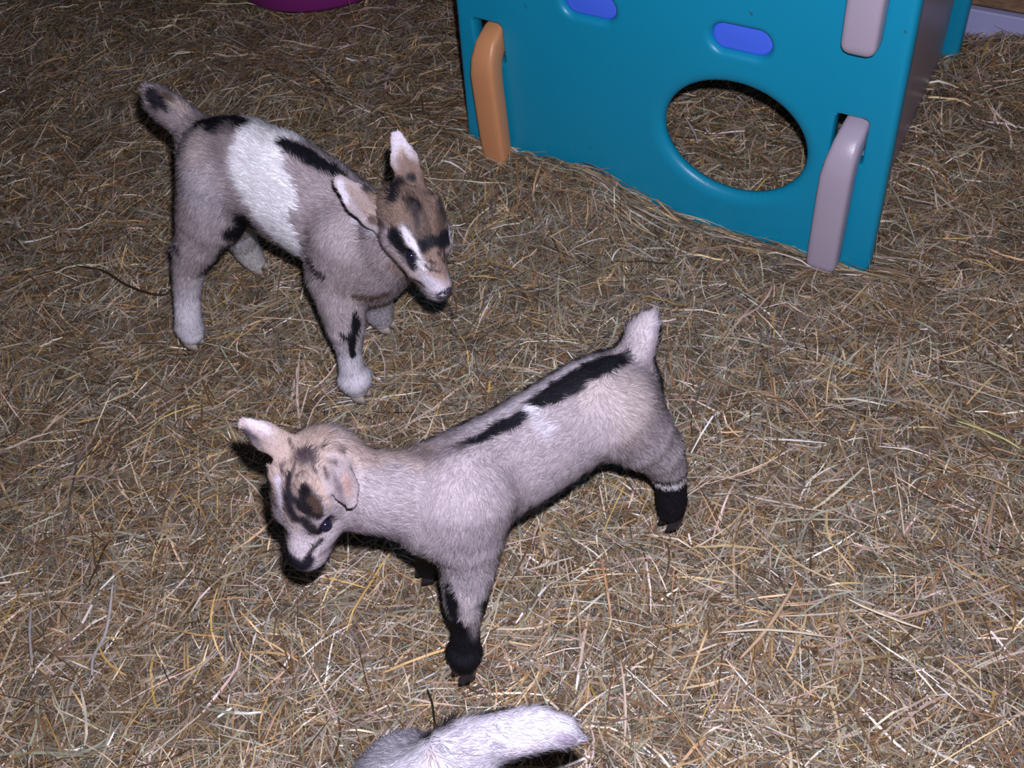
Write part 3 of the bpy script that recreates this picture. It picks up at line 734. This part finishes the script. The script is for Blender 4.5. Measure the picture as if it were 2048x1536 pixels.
# legs
B1.chain([(g1(440, 345, .865), .060), (g1(424, 425, .845), .054), (g1(400, 480, .82), .037), (g1(377, 530, .80), .0245), (g1(374, 590, .783), .0195), (g1(376, 630, .770), .0200), (g1(378, 652, .767), .0235), (g1(382, 664, .764), .0200)], .018, None, 'leg')
B1.cone(g1(400, 480, .825), g1(362, 492, .80), .026, .013, .016, flow=False)
B1.chain([(g1(470, 385, .93), .050), (g1(468, 445, .95), .034), (g1(486, 486, .965), .0235), (g1(500, 510, .972), .0215), (g1(508, 521, .975), .0185)], .018, None, 'leg')
B1.chain([(g1(700, 470, .855), .060), (g1(674, 545, .835), .046), (g1(683, 600, .818), .037), (g1(691, 652, .803), .029), (g1(698, 700, .795), .0175), (g1(703, 736, .790), .0185), (g1(709, 756, .789), .0260), (g1(712, 768, .788), .0205)], .016, None, 'leg')
B1.chain([(g1(740, 540, .90), .042), (g1(748, 590, .925), .029), (g1(755, 620, .938), .0245), (g1(761, 633, .943), .0200)], .016, None, 'leg')
B1.cone(g1(735, 535, .87), g1(745, 548, .885), .052, .048, .02)

def paint1(p):
    mid = .89
    mir = lambda P_: [q - 2 * ((q @ L1) - mid) * L1 for q in P_]
    V = p.V; z = V[:, 2]; s_ = V @ A1; lat = V @ L1
    p.mix(sstep(.42, .30, z + p.j * .02) * .25, (.50, .44, .44))
    # white band, both flanks
    b_ = [(528, 262), (512, 320), (520, 380), (545, 432), (575, 478), (592, 500)]
    rr = [.036, .046, .043, .037, .030, .024]
    P_ = p.dab(b_, rr, WHITE, .16, .45)
    p.dab(mir(P_), rr, WHITE, .16, .45, px=False)
    p.dab([(505, 232), (545, 248)], .026, WHITE, .3, .5)
    p.dab([(568, 372), (575, 400)], .020, WHITE, .3, .6)
    # pale far side of the back
    p.dab([(560, 246), (640, 292), (700, 338)], .014, (.50, .47, .49), .3, .3)
    # black saddle patches
    p.dab([(405, 246), (440, 250), (478, 246)], [.013, .021, .022], BLACK, .22, .7)
    p.dab([(455, 240), (492, 234)], [.010, .006], BLACK, .3, .8)
    p.dab([(572, 288), (600, 304), (636, 325), (668, 344), (688, 352)], [.011, .0165, .0165, .013, .005], BLACK, .22, .6)
    p.dab([(690, 352), (735, 378), (752, 392)], [.007, .010, .012], (.05, .04, .04), .3, .8)
    p.dab([(455, 272), (440, 300)], .022, (.26, .22, .22), .5, .8, op=.6)
    # rump and thigh
    p.dab([(400, 380), (415, 410)], .034, (.50, .47, .50), .5, .8, op=.6)
    p.dab([(395, 275), (392, 300)], .018, (.56, .48, .45), .5, .6)
    # white stockings
    legs = sstep(.20, .08, z + p.j * .02); p.mix(legs, (.68, .66, .70))
    far = (lat > .935) & (z < .22); p.mix(far * 1.0, (.62, .60, .57))
    p.dab([(466, 462), (490, 452), (500, 446)], .020, BLACK, .3, .6)
    p.dab([(455, 490), (435, 515), (402, 545)], [.016, .010, .006], (.05, .045, .05), .4, .9)
    p.dab([(622, 524), (646, 550)], [.008, .007], (.05, .04, .045), .5, .9)
    p.dab([(352, 492)], .012, (.06, .05, .07), .5, .8)
    p.dab([(710, 625), (712, 650), (702, 675), (706, 712)], [.006, .0105, .0085, .005], BLACK, .25, .5)
    p.dab([(682, 668), (694, 674)], .0045, BLACK, .3, .5)
    p.dab([(712, 590), (690, 560)], .02, (.42, .35, .33), .5, .8, op=.6)
    # shadow under the throat, painted into the coat as darker hair
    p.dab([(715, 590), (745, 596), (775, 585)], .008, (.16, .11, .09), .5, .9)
    # tail
    p.dab([(306, 190), (320, 205), (336, 218)], [.013, .015, .008], (.035, .03, .04), .35, .9)
    p.dab([(350, 205), (372, 224)], .010, (.52, .44, .40), .5, .9)
    p.dab([(330, 190), (345, 202)], .006, (.20, .14, .11), .4, .9)
    # ears: pale rim, tan inside
    p.dab([(681, 366), (692, 400), (712, 435), (745, 465)], .0052, (.60, .57, .62), .3, .3)
    p.dab([(700, 378), (725, 402), (752, 432)], [.007, .011, .012], (.36, .29, .26), .4, .9)
    p.dab([(745, 440), (765, 452)], .008, (.10, .07, .06), .4, .9)
    p.dab([(795, 275), (800, 310), (815, 350)], .017, (.56, .52, .56), .3, .4)
    p.dab([(803, 305), (815, 340), (825, 360)], .007, (.46, .38, .33), .5, .9)
    face(p, q1, 1.12, 1)
    p.dab([(868, 512), (880, 532), (890, 545)], [.009, .009, .006], (.24, .17, .14), .4, 1.0)
    for a_ in ([(856, 522), (872, 528)], [(864, 540), (880, 545)], [(886, 500), (897, 530)], [(876, 505), (890, 528)], [(850, 532), (862, 542)]): p.dab(a_, .0020, (.05, .035, .035), .5, .9)
    p.dab([(786, 528), (815, 552), (842, 570)], [.009, .008, .007], (.22, .165, .145), .5, .9)
    p.dab([(830, 560), (848, 572)], .003, (.06, .045, .045), .6, 1.0)
    p.dab([(852, 556), (870, 573), (886, 586)], [.005, .007, .006], (.50, .47, .52), .4, .6)
def face(p, q, s, which):
    k = s
    def D(pts, r, col, soft=.3, jit=.5, both=True, op=1.0):
        for sd in ((1, -1) if both else (1,)):
            P_ = [q(x, sd * y, z_) for x, y, z_ in pts]; r_ = [a * k for a in r] if isinstance(r, (list, tuple)) else r * k
            p.dab(P_, r_, col, soft, jit, px=False, op=op)
    if which == 1:
        D([(.0, 0, .045), (.03, 0, .035), (-.03, 0, .03)], [.042, .038, .038], (.20, .14, .11), .3, .8, False)
        st = np.clip(p.j * 2.2, 0, 1) * (np.linalg.norm(p.V - q(.01, 0, .03), axis=1) < .055 * k); p.mix(st * .75, (.05, .035, .03)); p.dab([(812, 404), (832, 412)], .011, (.025, .02, .022), .6, 1.3)
        D([(-.005, .035, .02), (-.03, .03, .01)], .020, (.25, .18, .14), .3, .8)
        D([(.060, 0, .012), (.085, 0, -.004)], [.019, .014], (.30, .21, .165), .4, .9, False)
        D([(.062, .010, .006), (.078, .010, -.004)], .0022, (.07, .05, .045), .5, 1.3)
        D([(-.040, .010, .032), (-.020, .032, .030)], .009, BLACK, .4, .8)
        D([(.020, .010, .034), (.038, .010, .026)], .006, (.10, .07, .055), .6, 1.4)
        D([(.010, .018, .042), (.030, .022, .030)], .0045, (.04, .03, .03), .5, 1.0)
        D([(.052, .008, .018), (.046, .022, .014)], [.012, .009], BLACK, .35, .9)
        D([(.066, .000, .010), (.080, .002, .002)], [.007, .004], (.03, .02, .02), .4, 1.0, False)
        D([(.020, .042, .002), (.040, .040, -.006), (.060, .030, -.014)], [.014, .012, .009], BLACK, .3, .5)
        D([(.022, .036, .020), (.040, .031, .013), (.056, .024, .001), (.070, .019, -.009)], [.0055, .0066, .0056, .0045], (.66, .63, .67), .2, .35)
        D([(.095, .016, -.028), (.104, .012, -.020), (.080, .019, -.032)], [.009, .006, .006], (.50, .47, .50), .3, .5)
        D([(.100, 0, -.045), (.08, 0, -.048)], .012, (.56, .53, .56), .4, .5, False)
        D([(.116, .004, -.025)], .0095, (.06, .055, .07), .25, .3)
        D([(.105, .012, -.037), (.088, .019, -.037)], .0018, (.12, .08, .09), .4, .3)
        D([(.03, .035, -.035), (.06, .025, -.04)], .014, (.40, .30, .25), .5, .8, op=.7)
    else:
        D([(.0, 0, .045), (.03, 0, .035), (-.03, 0, .03)], [.036, .032, .032], (.36, .28, .24), .4, .9, False)
        st = np.clip(p.j * 2.0, 0, 1) * (np.linalg.norm(p.V - q(.025, 0, .02), axis=1) < .050 * k); p.mix(st * .6, (.10, .07, .07))
        p.dab([(603, 907), (612, 914)], .010, (.05, .035, .04), .5, 1.1)
        D([(.108, .004, -.018), (.115, .006, -.034), (.110, .004, -.044)], [.010, .011, .010], (.05, .045, .06), .3, .4)
        D([(.104, .013, -.038), (.084, .020, -.036)], .0022, (.06, .04, .05), .4, .3)
        D([(.09, .008, -.05), (.06, .010, -.058)], .006, (.18, .13, .13), .5, .8)
    D([(.0465, .0335, -.0035)], .0115, (.015, .010, .012), .25, .3)
def len1(P_):
    d = np.linalg.norm(P_ - HF1[0] - HF1[1][:, 0] * .06, axis=1); return (.62 + .38 * sstep(.08, .26, P_[:, 2])) * (0.60 + 0.40 * sstep(.06, .11, d))
build(G1, B1, (.395, .338, .345), paint1, 100000, .0125, len1)
eyes(G1, q1, 1.12); nose(G1, q1, 1.12, .84)
for px, py, lat in ((383, 683, .762), (514, 536, .978), (714, 784, .788), (766, 650, .946)):
    hp = g1(px, py, lat); hp[2] = 0.002; hoof(G1, hp - A1 * .004, A1, m_hoof, 1.15)

# ================================================================== goat 2: cream kid with the black back stripe and black feet
A2 = nrm([-.872, -.489, 0]); L2 = np.array([-.489, .872, 0]); L2 = nrm(L2)
g2 = lambda px, py, lat: on_plane(px, py, L2, lat)
G2 = empty('kid_goat', (0.02, 0.80, 0)); tag(G2, 'cream kid goat with black back stripe and black lower legs, head lowered, in the centre', 'goat')
B2 = Body((-.44, .46, -.02), (.34, 1.06, .58))
fl2 = (L2, .90)
B2.chain([(g2(1240, 795, .685), .050), (g2(1205, 810, .685), .059), (g2(1130, 862, .68), .061), (g2(1040, 918, .675), .063), (g2(960, 960, .67), .061), (g2(900, 992, .67), .056)], .03, fl2)
B2.chain([(g2(1245, 762, .69), .036), (g2(1165, 785, .69), .036), (g2(1010, 888, .69), .036), (g2(900, 945, .69), .040)], .03, fl2)
B2.chain([(g2(905, 1010, .66), .052), (g2(875, 1035, .665), .042)], .025)
B2.chain([(g2(1255, 752, .69), .027), (g2(1270, 710, .69), .022), (g2(1284, 670, .69), .0215), (g2(1296, 648, .69), .015), (g2(1304, 634, .69), .007)], .016, (A2, .8), 'tail')
HF2 = head_frame(g2(624, 948, .735), g2(585, 1098, .695), -34)
B2.chain([(HF2[0] - HF2[1][:, 0] * .010 + A2 * -.02, .031), (g2(715, 968, .715), .038), (g2(785, 980, .70), .043), (g2(860, 993, .685), .052)], .025, None, 'neck')
B2.chain([(g2(680, 1025, .715), .020), (g2(760, 1000, .70), .038)], .02, None, 'neck')
q2 = head(B2, HF2, 1.12, .62, 1.12)
ear(B2, g2(592, 908, .75), g2(489, 848, .775), np.cross(A2, PZ) * -.6 + PZ * .2 - (CAM - g2(500, 850, .77)), .0165, .34)
ear(B2, g2(676, 940, .705), g2(703, 1006, .66), CAM - g2(700, 1000, .66) + PN * .3, .0145, .34)
B2.chain([(g2(930, 985, .655), .062), (g2(933, 1060, .64), .046), (g2(936, 1120, .628), .034), (g2(933, 1170, .62), .0275), (g2(930, 1208, .617), .0235), (g2(932, 1250, .613), .0150), (g2(931, 1285, .611), .0160), (g2(929, 1304, .610), .0215), (g2(929, 1318, .609), .0165)], .016, None, 'leg')
B2.chain([(g2(895, 1030, .70), .045), (g2(878, 1080, .74), .030), (g2(866, 1114, .765), .0225), (g2(860, 1130, .771), .0175)], .016, None, 'leg')
B2.chain([(g2(1225, 818, .66), .060), (g2(1272, 862, .64), .046), (g2(1310, 895, .625), .034), (g2(1333, 930, .617), .0245), (g2(1342, 968, .612), .0180), (g2(1343, 1000, .611), .0190), (g2(1341, 1018, .611), .0165)], .018, None, 'leg')
fh = at(1283, 912, .012)
B2.chain([(g2(1215, 830, .71), .048), (fh + np.array([.00, -.02, .13]), .030), (fh + np.array([0.01, 0, .07]), .020), (fh, .020)], .018, None, 'leg')

def paint2(p):
    V = p.V; z = V[:, 2]; lat = V @ L2; s_ = V @ A2
    p.mix(sstep(.30, .16, z + p.j * .03) * .5, (.52, .48, .50))
    p.dab([(700, 900), (760, 900), (850, 905)], .022, (.48, .38, .33), .5, .9, op=.75)
    p.dab([(1190, 770), (1260, 780), (1275, 850)], .030, (.50, .43, .38), .6, .9, op=.45)
    p.dab([(1252, 712), (1215, 724), (1180, 742), (1120, 778), (1072, 806)], [.011, .0165, .0165, .0155, .009], BLACK, .22, .65)
    p.dab([(1052, 826), (1010, 850), (960, 876), (925, 890)], [.009, .0095, .008, .006], BLACK, .28, .6)
    p.dab([(925, 890), (880, 906), (830, 912)], [.008, .014, .012], (.15, .125, .135), .7, .8, op=.75)
    p.dab([(1060, 815), (1072, 822)], .006, (.66, .65, .72), .3, .5)
    p.dab([(1080, 838), (1098, 856)], .011, (.50, .475, .51), .6, .8)
    p.dab([(1180, 716), (1110, 755), (1040, 800), (940, 862)], .006, (.50, .47, .50), .5, .4)
    # shade under the belly painted into the coat, and black inner thigh
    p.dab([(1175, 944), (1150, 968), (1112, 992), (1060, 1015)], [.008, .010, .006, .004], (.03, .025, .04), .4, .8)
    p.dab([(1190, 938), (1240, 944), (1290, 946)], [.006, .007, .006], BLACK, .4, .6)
    # front legs
    nf = np.linalg.norm(V[:, :2] - g2(930, 1290, .611)[:2], axis=1) < .10
    strip = sstep(.014, .004, np.abs((V - g2(935, 1220, .60)) @ A2 + .004 + p.j * .003)) * sstep(.085, .125, z) * (lat < .62)
    p.mix(nf * sstep(.175, .150, z + p.j * .010 - 0.02 * ((V - g2(930, 1200, .617)) @ A2 < 0.004)) * (1 - strip), BLACK)
    p.dab([(898, 1168), (903, 1200), (910, 1220)], [.006, .010, .012], BLACK, .25, .4)
    p.dab([(934, 1195), (932, 1225), (936, 1245)], [.009, .008, .005], (.55, .49, .50), .5, .9)
    ff = (np.linalg.norm(V[:, :2] - g2(862, 1135, .772)[:2], axis=1) < .06) & (lat > .715)
    p.mix(ff * sstep(.135, .115, z + p.j * .01), BLACK)
    # near hind leg: black shank with a white garter at the hock
    nh = np.linalg.norm(V[:, :2] - g2(1342, 990, .611)[:2], axis=1) < .075
    zk = g2(1338, 940, .612)[2]
    p.mix(nh * sstep(zk + .012, zk + .004, z + p.j * .006), BLACK)
    p.mix(nh * sstep(.009, .005, np.abs(z - zk + .0095 + p.j * .004)), (.80, .78, .80))
    fhm = (np.linalg.norm(V[:, :2] - fh[:2], axis=1) < .06) & (z < .10) & (lat > .66); p.mix(fhm * 1.0, BLACK)
    # tail
    p.dab([(1275, 690), (1290, 650), (1300, 632)], .018, (.52, .47, .48), .4, .8, op=.7)
    p.dab([(1312, 640), (1310, 668)], .005, (.35, .32, .38), .5, .8)
    # ears
    p.dab([(490, 845), (530, 870), (575, 895)], .024, (.37, .30, .30), .3, .4)
    p.dab([(500, 842), (560, 872)], .005, (.56, .50, .52), .5, .6)
    p.dab([(486, 862), (515, 890), (555, 910)], [.006, .008, .006], (.035, .03, .04), .35, .5)  # shadow along the far ear's lower edge, painted into the coat
    p.dab([(680, 945), (706, 1005)], .019, (.29, .245, .25), .4, .5)
    p.dab([(690, 955), (697, 985)], .0045, (.38, .26, .23), .5, .8)
    p.dab([(672, 960), (690, 1010)], .004, (.16, .13, .14), .6, .8)
    p.dab([(672, 893), (684, 899)], .005, (.10, .08, .08), .5, 1.2)
    p.dab([(650, 920), (672, 925)], .003, (.10, .08, .08), .6, 1.2)
    face(p, q2, 1.12, 2)
    K = (.008, .006, .008)
    p.dab([(556, 960), (560, 1000), (566, 1060)], .0050, (.48, .44, .49), .5, .7)
    p.dab([(580, 950), (575, 985), (580, 1020), (590, 1040)], [.003, .008, .009, .006], (.015, .012, .018), .5, 1.5)
    p.dab([(598, 985), (600, 1020)], [.003, .005], (.06, .05, .055), .6, 1.6)
    p.dab([(610, 975), (614, 1005), (632, 1030)], [.005, .0135, .0095], K, .35, 1.1)
    p.dab([(624, 1000), (638, 1018)], .006, (.05, .03, .022), .5, 1.0)
    p.dab([(632, 968), (646, 990), (660, 1012)], .0032, (.42, .32, .27), .5, .9)
    p.dab([(604, 1040), (622, 1056), (640, 1066)], [.007, .008, .004], (.015, .012, .015), .4, .8)
    p.dab([(588, 1070), (592, 1084)], [.007, .008], (.46, .40, .42), .5, .6)
    p.dab([(574, 1106), (584, 1124), (602, 1134), (618, 1122)], [.007, .012, .012, .007], (.010, .008, .014), .35, .6)
    p.dab([(612, 1118), (626, 1098), (644, 1080)], .0028, K, .5, .6)
    p.dab([(640, 1112), (680, 1080), (720, 1050)], .004, (.16, .12, .12), .6, .9, op=.7)
    for a_ in ([(590, 925), (585, 945)], [(620, 925), (632, 945)], [(600, 930), (604, 950)], [(585, 895), (578, 880)], [(625, 900), (645, 895)], [(560, 930), (566, 950)], [(648, 935), (655, 955)]): p.dab(a_, .0022, (.07, .05, .05), .6, 1.2)
def len2(P_):
    d = np.linalg.norm(P_ - HF2[0] - HF2[1][:, 0] * .06, axis=1); return (.58 + .42 * sstep(.08, .22, P_[:, 2])) * (0.60 + 0.40 * sstep(.06, .11, d))
build(G2, B2, (.385, .338, .355), paint2, 100000, .0115, len2, wid=.0009)
eyes(G2, q2, 1.12); nose(G2, q2, 1.12, 1.0)
for px, py, lat in ((929, 1340, .609), (857, 1148, .774), (1342, 1040, .611)):
    hp = g2(px, py, lat); hp[2] = 0.002; hoof(G2, hp - A2 * .009, A2, m_hoofd, 1.1)
hp = fh.copy(); hp[2] = .002; hoof(G2, hp, A2, m_hoofd, .9)

# ================================================================== goat 3: only rump and raised tail reach into the picture
A3 = nrm([-.90, -.36, 0]); L3 = nrm([-A3[1], A3[0], 0]); 
if L3[1] < 0: L3 = -L3
T3 = at(915, 1500, .335)
G3 = empty('kid_goat', (T3[0] - .1, T3[1] - .06, 0)); tag(G3, 'whitish kid goat of which only rump and raised tail show at the bottom edge', 'goat')
lat3 = T3 @ L3; s3 = T3 @ A3
def g3(s, l, z_): return A3 * (s3 + s) + L3 * (lat3 + l) + PZ * z_
B3 = Body((-.62, -.06, -.02), (.20, .58, .56))
tt = [T3 + np.array([0, 0, 0])] + [at(px, py, zz) for px, py, zz in ((965, 1482, .350), (1020, 1468, .365), (1075, 1458, .372), (1120, 1462, .372), (1145, 1472, .368))]
B3.chain(list(zip(tt, (.022, .0235, .0235, .022, .016, .008))), .016, (nrm(np.array([.1, .6, .0])), .85), 'tail')
B3.chain([(g3(.0, -.006, .318), .030), (g3(.045, -.01, .285), .058), (g3(.13, -.01, .278), .068), (g3(.24, -.01, .28), .070), (g3(.32, -.01, .29), .064)], .03, (L3, .9))
B3.chain([(g3(.33, -.01, .30), .056), (g3(.40, 0, .345), .044), (g3(.44, 0, .375), .036)], .025)
HF3 = (g3(.465, 0, .385), np.stack([nrm(A3 * .8 - PZ * .6), L3 * 1.0, nrm(A3 * .6 + PZ * .8)], 1))
HF3[1][:, 1] = np.cross(HF3[1][:, 2], HF3[1][:, 0])
q3 = head(B3, HF3, 1.1)
for sd in (1, -1):
    ear(B3, q3(-.014, sd * .036, .010), q3(-.035, sd * .115, .020), q3(1, 0, 1) - q3(0, 0, 0), .018, .33)
    B3.chain([(g3(.06, sd * .03 - .01, .26), .055), (g3(.05, sd * .045 - .01, .20), .040), (g3(.015, sd * .05 - .01, .135), .026), (g3(.03, sd * .05 - .01, .07), .020), (g3(.03, sd * .05 - .01, .025), .024)], .018)
    B3.chain([(g3(.30, sd * .03 - .01, .25), .050), (g3(.30, sd * .045 - .01, .18), .032), (g3(.31, sd * .048 - .01, .12), .024), (g3(.31, sd * .048 - .01, .06), .019), (g3(.31, sd * .048 - .01, .025), .024)], .018)
def paint3(p):
    p.dab([(925, 1480), (930, 1510)], .008, (.42, .38, .44), .5, 1.0, op=.8)
    p.dab([(1118, 1478), (1138, 1482)], .006, (.30, .26, .32), .5, .8)  # shade beneath the tail tip, painted into the coat colour
    p.dab([(1020, 1500), (1060, 1490)], .010, (.60, .55, .60), .5, .9)
    p.dab([(860, 1505), (870, 1530)], .005, (.50, .44, .46), .5, .9)
    face(p, q3, 1.1, 2)
def len3(P_):
    d = np.linalg.norm(P_ - T3, axis=1); return .85 + .9 * sstep(.05, .015, d)
build(G3, B3, (.47, .455, .50), paint3, 70000, .012, len3, wid=.0010, lift=.26)
eyes(G3, q3, 1.1); nose(G3, q3, 1.1, 1.0)
for s, sd in ((.03, 1), (.03, -1), (.31, 1), (.31, -1)):
    hp = g3(s + .006, sd * .05 - .01, .002); hoof(G3, hp, A3, m_hoof, .9)

# brown stem hanging from the mouth of goat 1
stalk('stem', [(900, 580), (912, 605), (911, 636)], 0.0026, (.16, .07, .04), 'brown stem hanging at the chin of the white-banded kid', 'stem', lift=[.335, .29, .25])
